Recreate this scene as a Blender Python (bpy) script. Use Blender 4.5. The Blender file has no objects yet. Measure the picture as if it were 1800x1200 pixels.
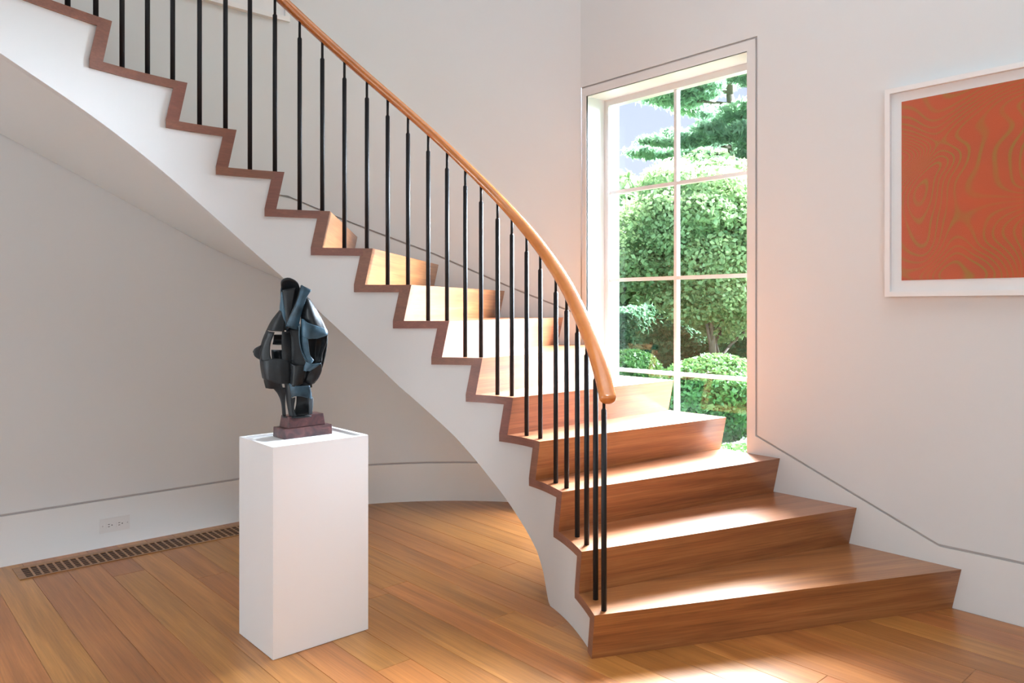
import bpy, bmesh, math, random
import numpy as np
from mathutils import Vector, Matrix, noise
random.seed(7); rng = np.random.default_rng(7)
PI = math.pi
S = bpy.context.scene
COL = S.collection

# ------------------------------------------------------------------ camera
TH = 0.83746          # heading of the view: forward = (cos TH, sin TH)
CT, ST = math.cos(TH), math.sin(TH)
EYE = 1.29
cd = bpy.data.cameras.new('camera')
cam = bpy.data.objects.new('camera', cd); COL.objects.link(cam)
cam.location = (0, 0, EYE); cam.rotation_euler = (PI/2, 0, TH - PI/2)
cd.sensor_width = 36; cd.lens = 36*1327/1800; cd.shift_y = -60/1800; cd.clip_end = 300; cd.clip_start = 0.05
S.camera = cam
# ------------------------------------------------------------------ world, sun, lamps, exposure
S.view_settings.view_transform = 'Standard'; S.view_settings.look = 'None'
S.view_settings.exposure = 0.0; S.view_settings.gamma = 1; S.view_settings.use_curve_mapping = False
S.cycles.max_bounces = 10; S.cycles.diffuse_bounces = 6; S.cycles.transparent_max_bounces = 24
S.cycles.sample_clamp_indirect = 8; S.cycles.caustics_reflective = False; S.cycles.caustics_refractive = False
W = bpy.data.worlds.new('sky'); S.world = W; W.use_nodes = True
nt = W.node_tree; nt.nodes.clear()
def N(nt, t, **k):
    n = nt.nodes.new(t)
    for a, v in k.items(): setattr(n, a, v)
    return n
wo = N(nt, 'ShaderNodeOutputWorld'); wb = N(nt, 'ShaderNodeBackground'); tc = N(nt, 'ShaderNodeTexCoord')
sx = N(nt, 'ShaderNodeSeparateXYZ'); nt.links.new(tc.outputs['Generated'], sx.inputs[0])
cr = N(nt, 'ShaderNodeValToRGB'); nt.links.new(sx.outputs['Z'], cr.inputs[0])
e = cr.color_ramp.elements
e[0].position = 0.0; e[0].color = (.78, .84, 1, 1); e[1].position = 0.6; e[1].color = (.42, .58, .95, 1)
k = cr.color_ramp.elements.new(0.28); k.color = (.62, .71, 1, 1)
cn = N(nt, 'ShaderNodeTexNoise'); cn.inputs['Scale'].default_value = 2.2; cn.inputs['Detail'].default_value = 6
nt.links.new(tc.outputs['Generated'], cn.inputs['Vector'])
c2 = N(nt, 'ShaderNodeValToRGB'); c2.color_ramp.elements[0].position = .48; c2.color_ramp.elements[1].position = .66
nt.links.new(cn.outputs[0], c2.inputs[0])
mx = N(nt, 'ShaderNodeMixRGB'); mx.inputs[2].default_value = (.98, .98, 1, 1)
nt.links.new(c2.outputs[0], mx.inputs[0]); nt.links.new(cr.outputs[0], mx.inputs[1])
nt.links.new(mx.outputs[0], wb.inputs[0]); wb.inputs[1].default_value = 1.15
nt.links.new(wb.outputs[0], wo.inputs[0])

def lamp(name, kind, loc, target=None, energy=100, color=(1, 1, 1), **k):
    l = bpy.data.lights.new(name, kind); l.energy = energy; l.color = color
    for a, v in k.items(): setattr(l, a, v)
    o = bpy.data.objects.new(name, l); COL.objects.link(o); o.location = loc
    if target is not None:
        o.rotation_euler = (Vector(target) - Vector(loc)).to_track_quat('-Z', 'Y').to_euler()
    return o
# sun, low and hazy, coming in through the stair window from its right-hand side
def sun(name, az, el, energy, col, ang):
    az, el = math.radians(az), math.radians(el); d = Vector((math.cos(az)*math.cos(el), math.sin(az)*math.cos(el), math.sin(el)))
    return lamp(name, 'SUN', d*20, (0, 0, 0), energy, col, angle=math.radians(ang))
sun('hazy_sun', -13, 30, 118, (.80, .92, 1.08), 58)
sun('tread_glare_sun', 32, 32, 88, (.93, .97, 1.0), 42)  # second broad sun, added to put glare on the treads
lamp('overhead_fill', 'AREA', (1.8, .5, 5.1), (1.8, .8, 0), 72, (.87, .95, 1.0), shape='RECTANGLE', size=3.2, size_y=3.2)  # unseen area lamp added under the closed ceiling as soft fill
lamp('camera_side_fill', 'AREA', (-.9, -2.9, 1.7), (2.1, 1.9, .7), 108, (.86, .95, 1.0), shape='RECTANGLE', size=3.0, size_y=2.6)  # unseen area lamp added behind the camera as fill
lamp('left_fill', 'AREA', (-2.9, .7, 1.3), (1.4, 3.2, .8), 40, (.90, .95, 1.0), shape='RECTANGLE', size=1.9, size_y=1.9)  # fill lamp added at the left to lift under-stair wall and pedestal
lamp('picture_spot', 'SPOT', (2.0, .55, 5.05), (3.2, .9, 1.2), 22, (1, .97, .93), spot_size=math.radians(95), spot_blend=.8, shadow_soft_size=.05)

lamp('foreground_fill_spot', 'SPOT', (1.3, .0, 5.1), (2.1, 1.6, 0), 440, (1, .98, .95), spot_size=math.radians(34), spot_blend=1, shadow_soft_size=.25)  # unseen spot added to brighten the foreground floor

# ------------------------------------------------------------------ materials
def mat(name):
    m = bpy.data.materials.new(name); m.use_nodes = True
    return m, m.node_tree, m.node_tree.nodes['Principled BSDF']
def L(nt, a, b): nt.links.new(a, b)
def plain(name, col, rough=.6, metal=0, bump=0, bscale=200, vary=.02, coat=0):
    m, nt, b = mat(name)
    tc = N(nt, 'ShaderNodeTexCoord'); n = N(nt, 'ShaderNodeTexNoise'); n.inputs['Scale'].default_value = 3; n.inputs['Detail'].default_value = 4
    L(nt, tc.outputs['Object'], n.inputs['Vector'])
    h = N(nt, 'ShaderNodeHueSaturation'); h.inputs['Color'].default_value = (*col, 1)
    mr = N(nt, 'ShaderNodeMapRange'); mr.inputs[3].default_value = 1-vary; mr.inputs[4].default_value = 1+vary
    L(nt, n.outputs[0], mr.inputs[0]); L(nt, mr.outputs[0], h.inputs['Value']); L(nt, h.outputs[0], b.inputs['Base Color'])
    b.inputs['Roughness'].default_value = rough; b.inputs['Metallic'].default_value = metal
    if coat: b.inputs['Coat Weight'].default_value = coat; b.inputs['Coat Roughness'].default_value = .15
    if bump:
        n2 = N(nt, 'ShaderNodeTexNoise'); n2.inputs['Scale'].default_value = bscale; n2.inputs['Detail'].default_value = 3
        L(nt, tc.outputs['Object'], n2.inputs['Vector'])
        bp = N(nt, 'ShaderNodeBump'); bp.inputs['Strength'].default_value = bump; bp.inputs['Distance'].default_value = .002
        L(nt, n2.outputs[0], bp.inputs['Height']); L(nt, bp.outputs[0], b.inputs['Normal'])
    return m
def wood(name, c_dark, c_mid, c_light, rough=.28, along=0, randomise=0, gscale=1.0, bump=.05, coat=.3, fine=.15):
    """grain runs along the object's local axis `along`"""
    m, nt, b = mat(name)
    tc = N(nt, 'ShaderNodeTexCoord'); oi = N(nt, 'ShaderNodeObjectInfo')
    sc = [26*gscale]*3; sc[along] = 1.1*gscale
    mp = N(nt, 'ShaderNodeMapping'); mp.inputs['Scale'].default_value = sc
    add = N(nt, 'ShaderNodeVectorMath', operation='ADD'); ml = N(nt, 'ShaderNodeMath', operation='MULTIPLY'); ml.inputs[1].default_value = 37
    L(nt, oi.outputs['Random'], ml.inputs[0]); L(nt, tc.outputs['Object'], add.inputs[0]); L(nt, ml.outputs[0], add.inputs[1]); L(nt, add.outputs[0], mp.inputs[0])
    n = N(nt, 'ShaderNodeTexNoise'); n.inputs['Scale'].default_value = 1; n.inputs['Detail'].default_value = 7; n.inputs['Roughness'].default_value = .62; n.inputs['Distortion'].default_value = .5
    L(nt, mp.outputs[0], n.inputs['Vector'])
    cr = N(nt, 'ShaderNodeValToRGB'); e = cr.color_ramp.elements
    e[0].position = .28; e[0].color = (*c_dark, 1); e[1].position = .74; e[1].color = (*c_light, 1)
    k = e.new(.5); k.color = (*c_mid, 1)
    L(nt, n.outputs[0], cr.inputs[0])
    sc2 = [190*gscale]*3; sc2[along] = 5*gscale
    mp2 = N(nt, 'ShaderNodeMapping'); mp2.inputs['Scale'].default_value = sc2; L(nt, add.outputs[0], mp2.inputs[0])
    nf = N(nt, 'ShaderNodeTexNoise'); nf.inputs['Scale'].default_value = 1; nf.inputs['Detail'].default_value = 3; L(nt, mp2.outputs[0], nf.inputs['Vector'])
    fm_ = N(nt, 'ShaderNodeMapRange'); fm_.inputs[1].default_value = .3; fm_.inputs[2].default_value = .7; fm_.inputs[3].default_value = 1-fine; fm_.inputs[4].default_value = 1+fine*.9; L(nt, nf.outputs[0], fm_.inputs[0])
    fx = N(nt, 'ShaderNodeVectorMath', operation='SCALE'); L(nt, cr.outputs[0], fx.inputs[0]); L(nt, fm_.outputs[0], fx.inputs['Scale'])
    h = N(nt, 'ShaderNodeHueSaturation'); L(nt, fx.outputs[0], h.inputs['Color'])
    if randomise:
        mr = N(nt, 'ShaderNodeMapRange'); mr.inputs[3].default_value = 1-randomise; mr.inputs[4].default_value = 1+randomise
        L(nt, oi.outputs['Random'], mr.inputs[0]); L(nt, mr.outputs[0], h.inputs['Value'])
        f = N(nt, 'ShaderNodeMath', operation='MULTIPLY'); f.inputs[1].default_value = 7.3; fr = N(nt, 'ShaderNodeMath', operation='FRACT')
        L(nt, oi.outputs['Random'], f.inputs[0]); L(nt, f.outputs[0], fr.inputs[0])
        m2 = N(nt, 'ShaderNodeMapRange'); m2.inputs[3].default_value = .493; m2.inputs[4].default_value = .507; L(nt, fr.outputs[0], m2.inputs[0]); L(nt, m2.outputs[0], h.inputs['Hue'])
    L(nt, h.outputs[0], b.inputs['Base Color'])
    b.inputs['Roughness'].default_value = rough
    b.inputs['Coat Weight'].default_value = coat; b.inputs['Coat Roughness'].default_value = .12
    if bump:
        bp = N(nt, 'ShaderNodeBump'); bp.inputs['Strength'].default_value = bump; bp.inputs['Distance'].default_value = .002
        L(nt, n.outputs[0], bp.inputs['Height']); L(nt, bp.outputs[0], b.inputs['Normal'])
    return m
M = {}
M['wall'] = plain('painted_plaster', (.645, .668, .675), .75, bump=.04, bscale=120, vary=.012)
M['trim'] = plain('painted_trim', (.68, .69, .685), .5, bump=.02, vary=.01)
M['dark_gap'] = plain('groove_backing', (.46, .43, .42), .8)
M['string'] = plain('white_stringer_paint', (.60, .605, .60), .5, vary=.012)
M['soffit'] = plain('soffit_plaster', (.635, .642, .628), .7, bump=.03, vary=.012)
M['white'] = plain('white_sash_paint', (.62, .62, .62), .4, vary=.01)
M['floorwood'] = wood('floor_board_wood', (.195, .071, .017), (.285, .108, .027), (.385, .160, .045), rough=.32, along=1, randomise=.13, gscale=.9, coat=.1)
M['stairwood'] = wood('stair_wood', (.185, .060, .023), (.285, .102, .037), (.39, .160, .060), rough=.36, along=0, randomise=.06, coat=.4, fine=.2)
M['endwood'] = wood('stair_end_grain', (.13, .045, .028), (.16, .058, .034), (.20, .075, .042), rough=.45, along=1, randomise=.08, coat=0)
M['railwood'] = wood('rail_wood', (.40, .125, .026), (.48, .16, .036), (.55, .20, .05), rough=.22, along=0, gscale=.25, coat=.5, bump=0, fine=.0)
M['grillewood'] = wood('register_wood', (.17, .07, .022), (.22, .095, .03), (.28, .125, .042), rough=.4, along=0, coat=.1)
M['slot'] = plain('register_slot_shade', (.035, .015, .01), .9)
M['black'] = plain('black_iron', (.008, .008, .009), .55, .0, bump=.05, bscale=400)
M['black'].node_tree.nodes['Principled BSDF'].inputs['Specular IOR Level'].default_value = .25
M['pedestal'] = plain('pedestal_white_paint', (.74, .745, .75), .45, vary=.015)
M['frame'] = plain('white_picture_frame', (.76, .755, .75), .45, vary=.01)
M['matboard'] = plain('mat_board', (.75, .75, .75), .8, vary=.01)
M['outlet'] = plain('outlet_plastic', (.64, .625, .61), .35)
M['outlet_dark'] = plain('outlet_slots', (.05, .04, .04), .7)
M['screw'] = plain('screw_paint', (.45, .43, .42), .4, .3)
M['stone_blue'] = plain('exterior_grey_blue_jamb', (.22, .33, .36), .8, bump=.3, bscale=60, vary=.25)

def bronze():
    m, nt, b = mat('dark_patinated_bronze')
    tc = N(nt, 'ShaderNodeTexCoord'); n = N(nt, 'ShaderNodeTexNoise'); n.inputs['Scale'].default_value = 14; n.inputs['Detail'].default_value = 5
    L(nt, tc.outputs['Object'], n.inputs['Vector'])
    cr = N(nt, 'ShaderNodeValToRGB'); e = cr.color_ramp.elements
    e[0].position = .35; e[0].color = (.006, .006, .007, 1); e[1].position = .72; e[1].color = (.012, .016, .019, 1)
    L(nt, n.outputs[0], cr.inputs[0]); L(nt, cr.outputs[0], b.inputs['Base Color'])
    b.inputs['Roughness'].default_value = .42; b.inputs['Specular IOR Level'].default_value = .25
    bp = N(nt, 'ShaderNodeBump'); bp.inputs['Strength'].default_value = .35; bp.inputs['Distance'].default_value = .003
    n2 = N(nt, 'ShaderNodeTexNoise'); n2.inputs['Scale'].default_value = 60; L(nt, tc.outputs['Object'], n2.inputs['Vector'])
    L(nt, n2.outputs[0], bp.inputs['Height']); L(nt, bp.outputs[0], b.inputs['Normal'])
    return m
M['bronze'] = bronze()
def bronze_blue():
    m = M['bronze'].copy(); m.name = 'bronze_painted_sheen'  # blue window reflections painted into the bronze colour
    for n in m.node_tree.nodes:
        if n.type == 'VALTORGB':
            n.color_ramp.elements[0].color = (.012, .026, .038, 1); n.color_ramp.elements[1].color = (.05, .115, .17, 1)
    return m
M['blue_sheen'] = bronze_blue()
def marble():
    m, nt, b = mat('oxblood_stone')
    tc = N(nt, 'ShaderNodeTexCoord'); n = N(nt, 'ShaderNodeTexNoise'); n.inputs['Scale'].default_value = 22; n.inputs['Detail'].default_value = 6; n.inputs['Distortion'].default_value = 1.2
    L(nt, tc.outputs['Object'], n.inputs['Vector'])
    cr = N(nt, 'ShaderNodeValToRGB'); e = cr.color_ramp.elements
    e[0].position = .35; e[0].color = (.03, .014, .016, 1); e[1].position = .75; e[1].color = (.15, .06, .055, 1)
    k = e.new(.55); k.color = (.075, .028, .028, 1)
    L(nt, n.outputs[0], cr.inputs[0]); L(nt, cr.outputs[0], b.inputs['Base Color']); b.inputs['Roughness'].default_value = .3
    return m
M['marble'] = marble()
def glassmat(name, tint=(1, 1, 1), refl=1.0):
    m, nt, b = mat(name); nt.nodes.remove(b)
    out = nt.nodes['Material Output']; tr = N(nt, 'ShaderNodeBsdfTransparent'); tr.inputs[0].default_value = (*tint, 1)
    gl = N(nt, 'ShaderNodeBsdfGlossy'); gl.inputs['Roughness'].default_value = .02
    lw = N(nt, 'ShaderNodeLayerWeight'); lw.inputs[0].default_value = .5; mx = N(nt, 'ShaderNodeMixShader')
    fr = N(nt, 'ShaderNodeMath', operation='POWER'); fr.inputs[1].default_value = 5; L(nt, lw.outputs['Facing'], fr.inputs[0])
    mu = N(nt, 'ShaderNodeMath', operation='MULTIPLY_ADD'); mu.inputs[1].default_value = .9*refl; mu.inputs[2].default_value = .05*refl
    L(nt, fr.outputs[0], mu.inputs[0]); L(nt, mu.outputs[0], mx.inputs[0]); L(nt, tr.outputs[0], mx.inputs[1]); L(nt, gl.outputs[0], mx.inputs[2]); L(nt, mx.outputs[0], out.inputs[0])
    return m
M['glass'] = glassmat('window_glass', (.985, 1, .99), .6)
M['picglass'] = glassmat('picture_glazing', (1, 1, 1), .2)
def artprint():
    m, nt, b = mat('orange_contour_print')
    tc = N(nt, 'ShaderNodeTexCoord'); mp = N(nt, 'ShaderNodeMapping'); mp.inputs['Scale'].default_value = (1, 1.0, 1)
    L(nt, tc.outputs['Object'], mp.inputs[0])
    n = N(nt, 'ShaderNodeTexNoise'); n.inputs['Scale'].default_value = 2.7; n.inputs['Detail'].default_value = .4; n.inputs['Distortion'].default_value = .5
    L(nt, mp.outputs[0], n.inputs['Vector'])
    mu = N(nt, 'ShaderNodeMath', operation='MULTIPLY'); mu.inputs[1].default_value = 210; L(nt, n.outputs[0], mu.inputs[0])
    si = N(nt, 'ShaderNodeMath', operation='SINE'); L(nt, mu.outputs[0], si.inputs[0])
    mr = N(nt, 'ShaderNodeMapRange'); mr.inputs[1].default_value = .35; mr.inputs[2].default_value = 1.0; L(nt, si.outputs[0], mr.inputs[0])
    # strength of the lines varies over the sheet
    n2 = N(nt, 'ShaderNodeTexNoise'); n2.inputs['Scale'].default_value = 5; L(nt, mp.outputs[0], n2.inputs['Vector'])
    m3 = N(nt, 'ShaderNodeMapRange'); m3.inputs[1].default_value = .35; m3.inputs[2].default_value = .7; m3.inputs[3].default_value = .3; m3.inputs[4].default_value = 1.0; L(nt, n2.outputs[0], m3.inputs[0])
    mm = N(nt, 'ShaderNodeMath', operation='MULTIPLY'); L(nt, mr.outputs[0], mm.inputs[0]); L(nt, m3.outputs[0], mm.inputs[1])
    base = N(nt, 'ShaderNodeMixRGB'); base.inputs[1].default_value = (.44, .065, .010, 1); base.inputs[2].default_value = (.33, .060, .014, 1); L(nt, n2.outputs[0], base.inputs[0])
    mx = N(nt, 'ShaderNodeMixRGB'); mx.inputs[2].default_value = (.24, .13, .012, 1); L(nt, mm.outputs[0], mx.inputs[0]); L(nt, base.outputs[0], mx.inputs[1])
    L(nt, mx.outputs[0], b.inputs['Base Color']); b.inputs['Roughness'].default_value = .7
    return m
M['print'] = artprint()
def leafmat(name, c1, c2, c3, trans=.35, gain=.54):
    m, nt, b = mat(name)
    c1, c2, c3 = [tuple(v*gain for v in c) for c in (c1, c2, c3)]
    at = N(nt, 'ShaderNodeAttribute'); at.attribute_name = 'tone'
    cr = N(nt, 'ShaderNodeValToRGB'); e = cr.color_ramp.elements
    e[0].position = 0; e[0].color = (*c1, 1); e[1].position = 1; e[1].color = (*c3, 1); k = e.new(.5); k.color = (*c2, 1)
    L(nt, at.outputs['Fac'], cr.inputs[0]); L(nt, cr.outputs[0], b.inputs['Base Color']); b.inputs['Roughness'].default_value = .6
    out = nt.nodes['Material Output']; tl = N(nt, 'ShaderNodeBsdfTranslucent'); L(nt, cr.outputs[0], tl.inputs[0])
    mx = N(nt, 'ShaderNodeMixShader'); mx.inputs[0].default_value = trans; L(nt, b.outputs[0], mx.inputs[1]); L(nt, tl.outputs[0], mx.inputs[2]); L(nt, mx.outputs[0], out.inputs[0])
    return m
M['leaf'] = leafmat('maple_leaves', (.08, .20, .07), (.22, .40, .15), (.48, .62, .28), .5, .64)
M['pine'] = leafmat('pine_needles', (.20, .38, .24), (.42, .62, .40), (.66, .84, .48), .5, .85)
M['yew'] = leafmat('yew_leaves', (.06, .14, .07), (.14, .27, .14), (.30, .48, .22), .35, 1.0)
M['box'] = leafmat('boxwood_leaves', (.05, .15, .03), (.13, .30, .07), (.27, .46, .13))
M['cover'] = leafmat('ground_cover_leaves', (.12, .34, .05), (.26, .55, .10), (.42, .70, .18))
M['bark'] = plain('grey_brown_bark', (.12, .09, .065), .9, bump=.6, bscale=30, vary=.3)
M['soil'] = plain('garden_mulch', (.06, .045, .03), .95, bump=.5, bscale=40, vary=.4)
M['grass'] = plain('lawn', (.05, .075, .035), .9, bump=.5, bscale=60, vary=.3)

# ------------------------------------------------------------------ object helpers
def tag(o, label=None, cat=None, group=None, kind=None):
    if label: o['label'] = label
    if cat: o['category'] = cat
    if group: o['group'] = group
    if kind: o['kind'] = kind
    return o
def empty(name, loc=(0, 0, 0), rz=0, kind=None):
    o = bpy.data.objects.new(name, None); COL.objects.link(o); o.location = loc; o.rotation_euler = (0, 0, rz); o.empty_display_size = .1
    if kind: o['kind'] = kind
    return o
def mesh(name, V, F, m, parent=None, loc=(0, 0, 0), rz=0, smooth=False, fm=None):
    me = bpy.data.meshes.new(name); me.from_pydata([tuple(v) for v in V], [], F); me.update()
    for x in (m if isinstance(m, (list, tuple)) else [m]): me.materials.append(x)
    if fm: me.polygons.foreach_set('material_index', fm)
    if smooth: me.polygons.foreach_set('use_smooth', [True]*len(me.polygons))
    o = bpy.data.objects.new(name, me); COL.objects.link(o); o.location = loc; o.rotation_euler = (0, 0, rz)
    if parent: o.parent = parent
    return o
def bmobj(name, bm, m, parent=None, loc=(0, 0, 0), rz=0, smooth=False, bevel=0, recalc=True):
    if bevel:
        es = [e for e in bm.edges if len(e.link_faces) == 2 and e.calc_face_angle(0) > .6]
        bmesh.ops.bevel(bm, geom=es, offset=bevel, segments=1, affect='EDGES')
    if recalc: bmesh.ops.recalc_face_normals(bm, faces=bm.faces)
    me = bpy.data.meshes.new(name); bm.to_mesh(me); bm.free()
    for x in (m if isinstance(m, (list, tuple)) else [m]): me.materials.append(x)
    if smooth: me.polygons.foreach_set('use_smooth', [True]*len(me.polygons))
    o = bpy.data.objects.new(name, me); COL.objects.link(o); o.location = loc; o.rotation_euler = (0, 0, rz)
    if parent: o.parent = parent
    return o
def bx(bm, x0, x1, y0, y1, z0, z1):
    v = [bm.verts.new(p) for p in ((x0, y0, z0), (x1, y0, z0), (x1, y1, z0), (x0, y1, z0), (x0, y0, z1), (x1, y0, z1), (x1, y1, z1), (x0, y1, z1))]
    for f in ((0, 3, 2, 1), (4, 5, 6, 7), (0, 1, 5, 4), (1, 2, 6, 5), (2, 3, 7, 6), (3, 0, 4, 7)): bm.faces.new([v[i] for i in f])
def box(name, x0, x1, y0, y1, z0, z1, m, parent=None, bevel=0, loc=(0, 0, 0), rz=0):
    bm = bmesh.new(); bx(bm, x0, x1, y0, y1, z0, z1); return bmobj(name, bm, m, parent, loc, rz, bevel=bevel)
def cyl(bm, p0, p1, r0, r1=None, n=10, cap=True):
    r1 = r0 if r1 is None else r1; p0, p1 = Vector(p0), Vector(p1); q = (p1-p0).to_track_quat('Z', 'Y')
    a = [bm.verts.new(p0 + q @ Vector((math.cos(2*PI*i/n)*r0, math.sin(2*PI*i/n)*r0, 0))) for i in range(n)]
    b = [bm.verts.new(p1 + q @ Vector((math.cos(2*PI*i/n)*r1, math.sin(2*PI*i/n)*r1, 0))) for i in range(n)]
    for i in range(n): bm.faces.new((a[i], a[(i+1) % n], b[(i+1) % n], b[i]))
    if cap: bm.faces.new(a[::-1]); bm.faces.new(b)
def lerp_table(tab, x):
    if x <= tab[0][0]: a, b = tab[0], tab[1]
    elif x >= tab[-1][0]: a, b = tab[-2], tab[-1]
    else:
        for a, b in zip(tab, tab[1:]):
            if a[0] <= x <= b[0]: break
    return a[1] + (b[1]-a[1])*(x-a[0])/(b[0]-a[0])

# ------------------------------------------------------------------ wall path (one line round the room, metres along it)
XW, YL = 3.5734, 4.4803
AC, AR = (1.833, 2.600), 1.88
A0 = math.atan2(.715, 1.74); W0 = 3.315; W1 = W0 + (PI/2 - A0)*AR
def wp(w, off=0.0):
    """point of the wall line at distance w, pushed `off` metres out of the room"""
    if w <= W0: return (XW+off, w)
    if w <= W1:
        a = A0 + (w-W0)/AR; return (AC[0]+(AR+off)*math.cos(a), AC[1]+(AR+off)*math.sin(a))
    return (AC[0]-(w-W1), YL+off)
def slab(V, F, w0, w1, zlo, zhi, face=0.0, back=.012, step=.06):
    """wall slab between two height curves with lips all round"""
    n = max(1, int(math.ceil((w1-w0)/step))); base = len(V)
    for i in range(n+1):
        w = w0+(w1-w0)*i/n; a = wp(w, face); b = wp(w, back); z0, z1 = zlo(w), zhi(w)
        V += [(a[0], a[1], z0), (a[0], a[1], z1), (b[0], b[1], z0), (b[0], b[1], z1), (a[0], a[1], z0), (a[0], a[1], z1)]
    for i in range(n):
        k = base+6*i
        F += [(k, k+6, k+7, k+1), (k+2, k+3, k+9, k+8), (k+4, k+2, k+8, k+10), (k+5, k+11, k+9, k+3)]
    F += [(base+4, base+5, base+3, base+2), (base+6*n+4, base+6*n+2, base+6*n+3, base+6*n+5)]
CEIL = 5.2; G = .0058; HB = .257
skirt = [(3.301, 1.235), (3.35, 1.253), (3.756, 1.410), (4.32, 1.654), (5.246, 1.986), (5.31, 1.986), (5.6, 2.03), (6.0, 2.22), (6.72, 2.52), (7.4, 2.9), (9.4, 3.0)]
gz = lambda w: lerp_table(skirt, w)
def gr(w): return HB if w < 1.196 else HB+(w-1.196)*(.624-HB)/(2.068-1.196)
c_ = lambda z: (lambda w: z)
WT = .012
# right wall: plaster above the groove
V, F = [], []
slab(V, F, -3.2, 1.196, lambda w: gr(w)+G, c_(CEIL), step=1); slab(V, F, 1.196, 2.068-G, lambda w: gr(w)+G, c_(CEIL))
slab(V, F, 2.068-G, 3.301+G, c_(2.695+G), c_(CEIL), step=1)
mesh('wall_right', V, F, M['wall'], smooth=False)['kind'] = 'structure'
V, F = [], []
slab(V, F, 3.301+G, W1, lambda w: gz(w)+G, c_(CEIL)); slab(V, F, 3.315, W1, c_(HB+G), lambda w: gz(w)-.28)
o = mesh('wall_back', V, F, M['wall'], smooth=True); o['kind'] = 'structure'
V, F = [], []
slab(V, F, W1, 9.4, lambda w: gz(w)+G, c_(CEIL), step=.8); slab(V, F, W1, 9.4, c_(HB+G), lambda w: gz(w)-.28, step=.8)
mesh('wall_left', V, F, M['wall'])['kind'] = 'structure'
# backing behind the grooves (the groove is a real 8 mm gap)
V, F = [], []
slab(V, F, -3.2, 2.116, c_(0), c_(CEIL), WT, WT+.02, step=2); slab(V, F, 2.116, 3.263, c_(2.642), c_(CEIL), WT, WT+.02, step=2)
slab(V, F, 3.263, 9.4, c_(0), c_(CEIL), WT, WT+.02); slab(V, F, 2.116, 3.263, c_(0), c_(.28), WT, WT+.02)
mesh('trim_1', V, F, M['dark_gap'])['kind'] = 'structure'
# baseboards, skirts and casing, flush with the plaster
V, F = [], []
slab(V, F, -3.2, 1.196, c_(0), lambda w: gr(w)-G, step=1); slab(V, F, 1.196, 2.068+G, c_(0), lambda w: gr(w)-G)
mesh('baseboard_right', V, F, M['trim'])['kind'] = 'structure'
V, F = [], []
slab(V, F, 3.315, W1, c_(0), c_(HB-G)); mesh('baseboard_back', V, F, M['trim'], smooth=True)['kind'] = 'structure'
V, F = [], []
slab(V, F, W1, 9.4, c_(0), c_(HB-G), step=.8); mesh('baseboard_left', V, F, M['trim'])['kind'] = 'structure'
V, F = [], []
slab(V, F, 3.301, 6.6, lambda w: gz(w)-.28, lambda w: gz(w)-G); mesh('trim_2', V, F, M['trim'], smooth=True)['kind'] = 'structure'
V, F = [], []
slab(V, F, 2.068+G, 2.122, c_(0), c_(2.695-G)); slab(V, F, 3.257, 3.301-G, c_(0), c_(2.695-G)); slab(V, F, 2.122, 3.257, c_(2.636), c_(2.695-G), step=2)
slab(V, F, 2.122, 3.257, c_(0), c_(.285), step=2)
mesh('trim_3', V, F, M['trim'])['kind'] = 'structure'
# room shell out of view
struct = lambda n, *a: box(n, *a)
o = box('ceiling', -3.2, 3.75, -3.2, 4.7, CEIL, CEIL+.1, M['white']); o['kind'] = 'structure'
o = box('wall_front', -3.3, -3.2, -3.2, 4.7, 0, CEIL, M['wall']); o['kind'] = 'structure'
o = box('wall_rear', -3.3, 3.75, -3.3, -3.2, 0, CEIL, M['wall']); o['kind'] = 'structure'

# ------------------------------------------------------------------ floor of long boards
fl = box('floor', -3.2, 3.6, -3.2, 4.5, -.06, -.016, M['dark_gap']); fl['kind'] = 'structure'
PW = .1449
def ymax(x):
    if x <= AC[0]: return YL
    t = AR**2-(min(x, 3.573)-AC[0])**2
    return min(YL, AC[1]+math.sqrt(max(t, 0)))
for i in range(-24, 10):
    x0 = 2.159+PW*i; x1 = min(x0+PW, 3.5725)
    if x0 > 3.56: continue
    y = -3.2 + random.random()*.8
    ye = ymax(x1)+.01; yl = ymax(x0)+.01; segs = []
    y0 = -3.2
    while y < ye-.5:
        segs.append((y0, y)); y0 = y; y += 1.5+random.random()*1.5
    segs.append((y0, ye))
    for a, b in segs:
        e = yl-ye if b == ye else 0
        g = .0004; c = .0011
        V = [(x0+g, a+g, -.016), (x1-g, a+g, -.016), (x1-g, b-g, -.016), (x0+g, b-g+e, -.016),
             (x0+g, a+g, -c), (x1-g, a+g, -c), (x1-g, b-g, -c), (x0+g, b-g+e, -c),
             (x0+g+c, a+g+c, 0), (x1-g-c, a+g+c, 0), (x1-g-c, b-g-c, 0), (x0+g+c, b-g-c+e, 0)]
        cx, cy = (x0+x1)/2, (a+b)/2
        V = [(p[0]-cx, p[1]-cy, p[2]) for p in V]
        F = [(0, 3, 2, 1), (0, 1, 5, 4), (1, 2, 6, 5), (2, 3, 7, 6), (3, 0, 4, 7), (4, 5, 9, 8), (5, 6, 10, 9), (6, 7, 11, 10), (7, 4, 8, 11), (8, 9, 10, 11)]
        mesh('floor_board', V, F, M['floorwood'], fl, (cx, cy, 0))

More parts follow.
